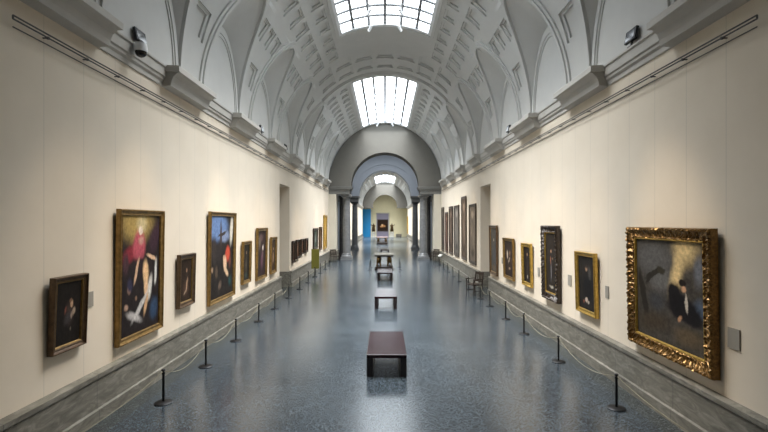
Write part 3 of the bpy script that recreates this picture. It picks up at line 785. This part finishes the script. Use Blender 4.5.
painting(1, 91.0, 94.0, .6, 4.4, 'orange-gold panel on the right wall of the room beyond the arches', M_goldb,
  C('canvas_q', (.50, .28, .05), [(.5, .5, .3, .3, 0, (.60, .36, .10), .8)], .1), .2, tilt=.3)
t = painting(1, -1.65, .65, .95, 3.55, 'dark painting with pale orange figures inside the portal on the far end wall', M_darkframe,
  C('canvas_r', (.030, .016, .010), [(.5, .45, .3, .18, 10, (.36, .16, .06), .7), (.45, .52, .12, .14, 0, (.55, .36, .20), .6), (.3, .4, .10, .10, 0, (.40, .20, .08), .7), (.72, .42, .10, .12, 0, (.34, .18, .08), .7)], .1), .14, tilt=0)
t.location = (-.50, YW - .06, 1.15); t.rotation_euler = (0, 0, 0)

# wall plaques
def plaque(side, y, z, w, h, label):
    mb = MB(); x = side * A
    mb.box(min(x - side * .003, x - side * .018), max(x - side * .003, x - side * .018), y - w / 2, y + w / 2, z - h / 2, z + h / 2)
    tag(mb.build('wall_plaque', M_plaque, bevel=.003), label, 'plaque', 'picture captions on the walls')
for y, z, w, h, l in [(7.10, 1.97, .26, .24, 'grey wall plaque behind the nearest left painting'), (9.46, 1.68, .12, .26, 'grey wall plaque right of the pink-robed painting'),
                      (11.08, 1.83, .10, .25, 'grey wall plaque right of the third left painting'), (14.02, 1.83, .12, .26, 'grey wall plaque right of the blue-sky painting')]:
    plaque(-1, y, z, w, h, l)
for y, z, w, h, l in [(6.05, 1.63, .21, .28, 'large grey wall plaque right of the large carved-frame landscape'), (9.50, 1.72, .14, .26, 'grey wall plaque beside the dark half-length portrait'),
                      (11.43, 1.72, .20, .27, 'grey wall plaque between the tall dark figure and the half-length portrait'), (13.72, 1.68, .18, .26, 'grey wall plaque right of the yellow gilt frame'), (18.0, 1.66, .16, .24, 'grey wall plaque right of the tall grey-brown painting')]:
    plaque(1, y, z, w, h, l)

# ------------------------------------------------------------------ benches
def make_bench():
    t = thing('bench', '', 'bench')
    w, l, h = .83, 2.0, .46
    q = MB(); q.box(-w / 2, w / 2, -l / 2, l / 2, h - .075, h); q.build('seat', M_leather, t, bevel=.008)
    for s in (-1, 1):
        q = MB(); q.box(min(s * (w / 2 - .13), s * (w / 2 - .002)), max(s * (w / 2 - .13), s * (w / 2 - .002)), -l / 2 + .002, l / 2 - .002, 0, h - .075)
        q.build('leg', M_benchleg, t, bevel=.004)
    return t
bench = make_bench()
for i, (x, yf, l) in enumerate([(.035, 9.29, 'dark maroon bench nearest the camera in the middle of the floor'), (.03, 16.5, 'second bench from the camera, its top shining white'),
                                (0, 24.4, 'third bench, right in front of the lion table'), (-.02, 44.6, 'bench beyond the lion table, under the arches')]):
    b = bench if i == 0 else copy_tree(bench)
    b.location = (x, yf + 1.0, 0); b['label'] = l; b['group'] = 'benches down the middle of the floor'

# ------------------------------------------------------------------ stanchions and cords
def make_stanchion():
    t = thing('stanchion', '', 'stanchion')
    q = MB(); q.lathe([(.15, 0), (.152, .012), (.14, .022), (.05, .034), (.03, .036)], 28); q.build('base', M_black, t, smooth=35)
    q = MB(); q.lathe([(.022, .034), (.022, .53)], 14); q.build('post', M_black, t, smooth=35)
    q = MB(); q.lathe([(.030, .515), (.030, .545), (.018, .55), (.018, .565), (.033, .57), (.034, .59), (.024, .60)], 14); q.build('cap', M_black, t, smooth=35)
    return t
st = make_stanchion(); first = True
def cord(p, q_, label, group, sag=.2):
    n = 14; pts = []
    for i in range(n + 1):
        f = i / n
        pts.append((p[0] + (q_[0] - p[0]) * f, p[1] + (q_[1] - p[1]) * f, p[2] + (q_[2] - p[2]) * f - sag * 4 * f * (1 - f)))
    m = MB(); m.tube(pts, .0055, 6)
    tag(m.build('barrier_cord', M_cord, smooth=60), label, 'cord', group)
def place(x, y, label, group):
    global first
    s = st if first else copy_tree(st)
    first = False
    s.location = (x, y, 0); s['label'] = label; s['group'] = group
LY = [7.96, 9.96, 12.1, 14.44, 16.55, 18.95, 21.4, 23.75, 25.95, 28.2, 30.5, 32.8]
RY = [7.72, 10.3, 12.86, 14.8, 17.05, 18.75, 21.4, 24.2, 26.3, 28.5, 30.6, 32.8]
def px_of(side, i): return -min(4.05, 3.92 + .045 * i) if side < 0 else 3.97
for side, ys, nm in ((-1, LY, 'left'), (1, RY, 'right')):
    for i, y in enumerate(ys):
        x = px_of(side, i)
        place(x, y, '%s black rope stanchion from the camera along the %s wall' % (ordinal(i), nm), 'stanchions along the %s wall' % nm)
    pts = [(side * 4.2, 4.2)] + [(px_of(side, i), y) for i, y in enumerate(ys)]
    for i in range(len(pts) - 1):
        a, b = pts[i], pts[i + 1]
        sag = .22 if i else .18
        l = ('pale cord from the first stanchion on the %s towards the camera' % nm) if i == 0 else '%s pale cord span along the %s wall, beyond the %s stanchion' % (ordinal(i - 1), nm, ordinal(i - 1))
        dy = .036
        cord((a[0], a[1] + (dy if i else 0), .556), (b[0], b[1] - dy, .556), l, 'barrier cords along the %s wall' % nm, sag)
place(-4.2, 4.2 - .04, 'black rope stanchion nearest the camera by the left wall, where the first cord ends', 'stanchions along the left wall')
place(4.2, 4.2 - .04, 'black rope stanchion nearest the camera by the right wall, where the first cord ends', 'stanchions along the right wall')
for sx, nm in ((-1, 'left'), (1, 'right')):
    for j, (y, l) in enumerate(((29.6, 'near'), (31.6, 'far'))):
        place(sx * 1.0 - .0, y, 'black stanchion guarding the lion table at its %s %s corner' % (l, nm), 'stanchions around the lion table')

# ------------------------------------------------------------------ lion tables
def skin_obj(name, verts, edges, radii, mat, parent, lv=2, root=0):
    me = bpy.data.meshes.new(name); me.from_pydata(verts, edges, [])
    o = bpy.data.objects.new(name, me); COL.objects.link(o)
    me.materials.append(mat)
    sk = o.modifiers.new('Skin', 'SKIN'); sk.use_smooth_shade = True
    if not me.skin_vertices: me.skin_vertices.new()
    for i, r in enumerate(radii):
        sv = me.skin_vertices[0].data[i]; sv.radius = (r, r); sv.use_root = (i == root)
    sb = o.modifiers.new('Subsurf', 'SUBSURF'); sb.levels = lv; sb.render_levels = lv
    if parent is not None: o.parent = parent
    return o
def lion(parent):
    v = []; e = []; r = []
    def c(pts, start=None):
        last = start
        for (x, y, z, rad) in pts:
            v.append((x, y, z)); r.append(rad)
            if last is not None: e.append((last, len(v) - 1))
            last = len(v) - 1
        return last
    c([(0, .22, .36, .10), (0, .05, .37, .11), (0, -.12, .40, .14), (0, -.24, .47, .16), (0, -.33, .53, .13), (0, -.43, .50, .075), (0, -.48, .48, .05)])
    for s in (-1, 1):
        c([(s * .10, -.16, .28, .06), (s * .11, -.18, .14, .045), (s * .11, -.17, .05, .04), (s * .11, -.24, .03, .045)], 2)
        c([(s * .10, .24, .26, .07), (s * .11, .30, .15, .045), (s * .11, .25, .05, .04), (s * .11, .19, .03, .045)], 0)
        c([(s * .09, -.33, .64, .03)], 4)
    c([(0, .33, .34, .025), (0, .40, .22, .02), (0, .42, .10, .03)], 0)
    return skin_obj('lion_support', v, e, r, M_liongold, parent)
def lion_table(x, y, w, l, label, topmat, name='lion_table', sc=1.0):
    t = thing(name, label, 'table', (x, y, 0))
    q = MB(); q.box(-w / 2, w / 2, -l / 2, l / 2, 0, .12); q.box(-w / 2 + .05, w / 2 - .05, -l / 2 + .05, l / 2 - .05, .12, .22); q.build('base', M_walnut, t, bevel=.01)
    q = MB(); q.box(-w / 2, w / 2, -l / 2, l / 2, .90, .97); q.build('frame', M_walnut, t, bevel=.01)
    q = MB(); q.box(-w / 2 - .02, w / 2 + .02, -l / 2 - .02, l / 2 + .02, .97, 1.04); q.build('table_top', topmat, t, bevel=.012)
    first_l = None
    for sx in (-1, 1):
        for sy in (-1, 1):
            lo = lion(t)
            lo.location = (sx * (w / 2 - .26), sy * (l / 2 - .50), .215); lo.rotation_euler = (0, 0, 0 if sy < 0 else PI)
            q = MB(); q.box(-.12, .12, -.08, .10, .60, .90 - .21); q.build('lion_block', M_walnut, lo)
    return t
lion_table(-.06, 30.75, 1.24, 2.0, 'low table with gilt lion supports behind the third bench', simple('pale_inlaid_stone', (.12, .115, .10), .15, var=.25, scale=14))
lion_table(-.42, 64.8, 1.6, 2.4, 'dark lion table with pinkish top in the room beyond the arches', M_redcloth)

# ------------------------------------------------------------------ statues
def statue(x, y, label, flip):
    t = thing('statue', label, 'statue', (x, y, 0))
    q = MB(); q.box(-.5, .5, -.5, .5, 0, .14); q.box(-.4, .4, -.4, .4, .14, .95); q.box(-.48, .48, -.48, .48, .95, 1.06); q.build('pedestal', M_pedestal, t, bevel=.02)
    s = flip; b = 1.06
    v = [(0, 0, b + .98), (0, .02, b + 1.15), (0, .0, b + 1.42), (0, .0, b + 1.60), (0, -.02, b + 1.72), (0, -.04, b + 1.86),
         (s * .10, 0, b + .92), (s * .13, -.04, b + .52), (s * .13, .02, b + .10), (s * .14, -.14, b + .04),
         (-s * .11, 0, b + .92), (-s * .18, .0, b + .52), (-s * .24, .12, b + .10), (-s * .27, -.04, b + .04),
         (s * .22, 0, b + 1.50), (s * .36, -.02, b + 1.26), (s * .24, -.20, b + 1.12), (s * .16, -.26, b + 1.12),
         (-s * .22, 0, b + 1.50), (-s * .42, .0, b + 1.36), (-s * .50, -.14, b + 1.60), (-s * .52, -.18, b + 1.72)]
    e = [(0, 1), (1, 2), (2, 3), (3, 4), (4, 5), (0, 6), (6, 7), (7, 8), (8, 9), (0, 10), (10, 11), (11, 12), (12, 13), (2, 14), (14, 15), (15, 16), (16, 17), (2, 18), (18, 19), (19, 20), (20, 21)]
    r = [.17, .15, .19, .09, .075, .12, .11, .085, .055, .045, .11, .085, .055, .045, .09, .06, .045, .04, .09, .06, .045, .04]
    skin_obj('figure', v, e, r, M_bronze, t)
    q = MB()   # draped cloak
    n = 9
    for i in range(n):
        a0, a1 = PI * (.05 + .9 * i / n), PI * (.05 + .9 * (i + 1) / n)
        f = lambda a, rr, z: (rr * math.cos(a), .06 + rr * .8 * math.sin(a) + .02 * math.sin(a * 9), b + z)
        for (r0, z0), (r1, z1) in (((.20, 1.52), (.28, 1.1)), ((.28, 1.1), (.34, .6)), ((.34, .6), (.38, .12))):
            q.quad(f(a0, r0, z0), f(a1, r0, z0), f(a1, r1, z1), f(a0, r1, z1))
    o = q.build('cloak', M_bronze, t, smooth=60); so = o.modifiers.new('Solidify', 'SOLIDIFY'); so.thickness = .03
statue(-2.42, 94.6, 'bronze statue on a pale pedestal left of the far portal', 1)
statue(1.45, 94.6, 'bronze statue on a pale pedestal right of the far portal', -1)

# ------------------------------------------------------------------ chairs
def make_chair():
    t = thing('armchair', '', 'chair')
    q = MB(); q.box(-.27, .27, -.26, .25, .44, .49); q.build('seat', M_walnut, t, bevel=.01)
    q = MB()
    q.box(-.27, .27, .215, .245, .92, 1.02); q.box(-.24, .24, .215, .245, .60, .66)
    for k in range(5): q.box(-.21 + k * .105 - .02, -.21 + k * .105 + .02, .22, .24, .66, .92)
    M = Matrix.Translation((0, 0, .45)) @ Matrix.Rotation(R(-7), 4, 'X') @ Matrix.Translation((0, 0, -.45))
    q.v = [tuple(M @ Vector(p)) for p in q.v]
    q.build('backrest', M_walnut, t, bevel=.004)
    for sx in (-1, 1):
        q = MB(); q.tube([(sx * .255, -.235, 0), (sx * .255, -.235, .70)], [.018, .024], 8); q.build('leg', M_walnut, t)
        q = MB(); q.tube([(sx * .255, .26, 0), (sx * .255, .225, .45), (sx * .255, .30, 1.0)], [.018, .026, .020], 8); q.build('leg', M_walnut, t)
        q = MB(); q.box(sx * .255 - .03, sx * .255 + .03, -.28, .26, .69, .725); q.build('armrest', M_walnut, t, bevel=.008)
        q = MB(); q.box(sx * .255 - .012, sx * .255 + .012, -.22, .24, .18, .21); q.build('stretcher', M_walnut, t)
    return t
ch = make_chair()
for i, (x, y, rz, l) in enumerate([(3.92, 19.75, -62, 'dark wooden armchair against the right wall by the doorway'), (4.0, 36.3, -40, 'dark wooden armchair in the far right corner by the last altar painting'),
                                   (-4.0, 36.0, 40, 'dark wooden armchair in the far left corner under the golden panel')]):
    c = ch if i == 0 else copy_tree(ch)
    c.location = (x, y, 0); c.rotation_euler = (0, 0, R(rz)); c['label'] = l; c['group'] = 'attendant chairs'

# olive sign and white reading panel
t = thing('information_stand', 'olive-yellow information panel on a post in front of the left wall', 'sign', (-4.12, 26.6, 0), (0, 0, R(12)))
q = MB(); q.lathe([(.16, 0), (.16, .015), (.03, .03)], 24); q.build('base', M_black, t, smooth=35)
q = MB(); q.lathe([(.022, .02), (.022, .60)], 12); q.build('post', M_black, t, smooth=35)
q = MB(); q.box(-.23, .23, -.03, .03, .45, 1.60); q.build('panel', M_olive, t, bevel=.008)
q = MB(); q.box(.231, .245, -.028, .028, .45, 1.60); q.build('panel_edge', M_white, t)
t = thing('reading_panel', 'small slanted white reading panel on a thin post by the right wall', 'sign', (4.12, 33.6, 0), (0, 0, R(-60)))
q = MB(); q.lathe([(.13, 0), (.13, .015), (.02, .03)], 20); q.build('base', M_black, t, smooth=35)
q = MB(); q.lathe([(.015, .02), (.015, .66)], 10); q.build('post', M_black, t, smooth=35)
q = MB(); M = Matrix.Translation((0, 0, .70)) @ Matrix.Rotation(R(40), 4, 'X'); q.box(-.19, .19, -.11, .11, -.012, .012, M); q.build('panel', M_pedestal, t)
t = thing('floor_box', 'low dark box standing at the foot of the far end wall', 'box', (2.95, 96.6, 0))
q = MB(); q.box(-.6, .6, -.3, .3, .06, .62); q.build('body', M_plinth, t, bevel=.02)
q = MB(); q.box(-.55, .55, -.26, .26, 0, .06); q.build('foot', M_black, t)

# ------------------------------------------------------------------ floodlights and camera on the cornice
def floodlight(side, y, label):
    t = thing('floodlight', label, 'lamp', (side * (A - .07), y, 6.48), (0, 0, R(90 if side < 0 else -90)))
    q = MB(); q.box(-.06, .06, -.05, .05, 0, .02); q.box(-.015, .015, -.015, .015, .02, .12); q.build('bracket', M_black, t)
    q = MB(); M = Matrix.Translation((0, 0, .22)) @ Matrix.Rotation(R(-10), 4, 'X')
    q.box(-.18, .18, -.03, .03, -.12, .12, M); h = q.build('housing', M_black, t, bevel=.01)
    q = MB(); q.box(-.15, .15, -.036, -.03, -.09, .09, M); q.build('lens', M_lens, t)
floodlight(-1, 8.50, 'black floodlight on the left cornice above the dome camera')
floodlight(1, 8.45, 'black floodlight on the right cornice nearest the camera')
floodlight(-1, 16.9, 'second black floodlight along the left cornice')
floodlight(1, 16.9, 'second black floodlight along the right cornice')
floodlight(-1, 21.0, 'third black floodlight along the left cornice')
t = thing('security_camera', 'white dome security camera on a bracket at the left cornice', 'camera', (-A + .10, 8.22, 6.40))
q = MB(); q.box(0, .14, -.035, .035, -.02, .06); q.build('bracket', M_white, t, bevel=.01)
q = MB(); q.lathe([(.03, .08), (.10, .06), (.115, -.02), (.115, -.09)], 20, cx=.14); q.build('housing', M_white, t, smooth=35)
q = MB(); q.lathe([(.10, -.09), (.095, -.13), (.07, -.17), (.03, -.19)], 20, cx=.14); q.build('dome', M_lens, t, smooth=60)

# ------------------------------------------------------------------ lighting tracks with spotlights in the skylights
def make_spot():
    t = thing('spotlight', '', 'lamp')
    q = MB(); q.tube([(0, 0, 0), (0, 0, -.10)], .012, 8); q.build('stem', M_white, t)
    q = MB(); M = Matrix.Translation((0, 0, -.14)) @ Matrix.Rotation(R(35), 4, 'X')
    q.lathe([(.035, -.13), (.055, -.12), (.06, .08), (.075, .11), (.075, .13)], 16, M); q.build('housing', M_white, t, smooth=35)
    return t
sp0 = make_spot(); sfirst = True
for (ya, yb), nm, vis, WELL in ((spans[0], 'near', 16.0, WELLS[0]), (spans[1], 'far', 24.0, WELLS[1])):
    for s, sn in ((-1, 'left'), (1, 'right')):
        zt = ZS + B - .06
        t = thing('light_track', 'thin track carrying spotlights below the %s skylight, %s side' % (nm, sn), 'light track', (s * .62, (ya + yb) / 2, zt))
        L_ = (yb - ya) / 2 - .12
        q = MB(); q.box(-.02, .02, -L_, L_, -.015, .025); q.build('rail', M_white, t)
        q = MB()
        for yy in (-L_ + .1, -L_ / 2, 0, L_ / 2, L_ - .1): q.tube([(0, yy, .02), (0, yy, WELL + .01)], .008, 6)
        q.build('hanger', M_white, t)
        ys = [yb - .35 - 1.45 * k for k in range(8)]
        ys = [y for y in ys if y > vis]
        for k, y in enumerate(sorted(ys)):
            o = sp0 if sfirst else copy_tree(sp0); sfirst = False
            o.location = (s * .62, y, zt - .015); o.rotation_euler = (0, 0, R(s * (-60)))
            o['label'] = '%s spotlight from the camera on the %s track of the %s skylight' % (ordinal(k), sn, nm)
            o['group'] = 'spotlights on the %s track of the %s skylight' % (sn, nm)

# ------------------------------------------------------------------ lights: the warm spotlights aimed at the pictures
def spotlight(x, y, z, tx, ty, tz, power, cone, blend=.8, col=(1, .80, .58)):
    l = bpy.data.lights.new('spot', 'SPOT'); l.energy = power; l.color = col
    l.spot_size = R(cone); l.spot_blend = blend; l.shadow_soft_size = .07
    o = bpy.data.objects.new('spot_lamp', l); COL.objects.link(o)
    o.location = (x, y, z)
    d = Vector((tx - x, ty - y, tz - z)); o.rotation_euler = d.to_track_quat('-Z', 'Y').to_euler()
SPOTS = []
for y0, y1, z0, z1, p in [(6.1, 6.94, 1.33, 2.42, 1), (7.62, 9.34, 1.0, 3.4, 1.5), (9.9, 10.9, 1.2, 2.5, 1), (11.6, 13.8, 1, 3.5, 1.6), (14.3, 15.5, 1.1, 2.6, 1.2), (15.9, 17.6, 1, 3, 1.4), (17.8, 19.1, 1, 2.6, 1.3), (22.6, 25, 1, 2.3, 1.6), (25, 27, 1, 2.3, 1.2), (29, 33, 1.2, 2.8, 1.6), (33.4, 35.7, 1, 3.7, 1)]:
    SPOTS.append((-1, (y0 + y1) / 2, (z0 + z1) / 2, p))
for y0, y1, z0, z1, p in [(6.21, 8.54, 1, 3.1, 1.5), (9.64, 10.86, 1.1, 2.5, 1), (11.6, 13.1, 1, 3.1, 1.3), (13.9, 15.1, 1.1, 2.5, 1.2), (15.9, 17.5, 1, 2.6, 1.3), (18.2, 19.8, 1, 3, 1.3), (22.7, 24.9, 1, 4.1, 1.6), (25.5, 27.3, 1, 4.7, 1.6), (28, 30.3, 1, 4.3, 1.6), (30.6, 34.7, 1, 4.3, 1.6)]:
    SPOTS.append((1, (y0 + y1) / 2, (z0 + z1) / 2, p))
for s, y, z, p in SPOTS:
    spotlight(-s * .62, max(8.7, min(y, 36.6)) if not 20.3 < y < 25.2 else (20.4 if y < 22.8 else 25.3), ZS + B - .25, s * A, y, z + .15, (1000 if y < 9.5 else 950) * p, 19, 1.0)

# daylight falling through the glazing of the skylights (area lamps added below the glass, spread narrowed downwards)
def daylight(y0, y1, power, z=ZS + B - .42, w=3.7, spread=95):
    l = bpy.data.lights.new('daylight', 'AREA'); l.shape = 'RECTANGLE'; l.size = w; l.size_y = y1 - y0
    l.energy = power; l.color = (.95, .975, 1.0); l.spread = R(spread)
    o = bpy.data.objects.new('daylight', l); COL.objects.link(o); o.location = (0, (y0 + y1) / 2, z)
for (a, b), p in zip(spans, (1200, 1280)): daylight(a, b, p * (b - a) / 12)
for (a, b) in spans2: daylight(a, b, 1800 * (b - a) / 12)
daylight(YB0 + 3.5, YB1 - 3, 260, 11.9, 4.3, 150)

# ------------------------------------------------------------------ world, camera, view
w = bpy.data.worlds.new('World'); S.world = w; w.use_nodes = True
w.node_tree.nodes['Background'].inputs[0].default_value = (.5, .6, .7, 1)
w.node_tree.nodes['Background'].inputs[1].default_value = .1
cam = bpy.data.cameras.new('Camera'); co = bpy.data.objects.new('Camera', cam); COL.objects.link(co)
cam.sensor_width = 36; cam.lens = 450 / 768 * 36
cam.shift_x = -1 / 768; cam.shift_y = 6 / 768
cam.clip_end = 300
co.location = (0, 0, EYE); co.rotation_euler = (R(90), 0, 0)
S.camera = co
S.view_settings.view_transform = 'Standard'; S.view_settings.look = 'None'
S.view_settings.gamma = 1; S.view_settings.use_curve_mapping = False
S.view_settings.exposure = 0.33
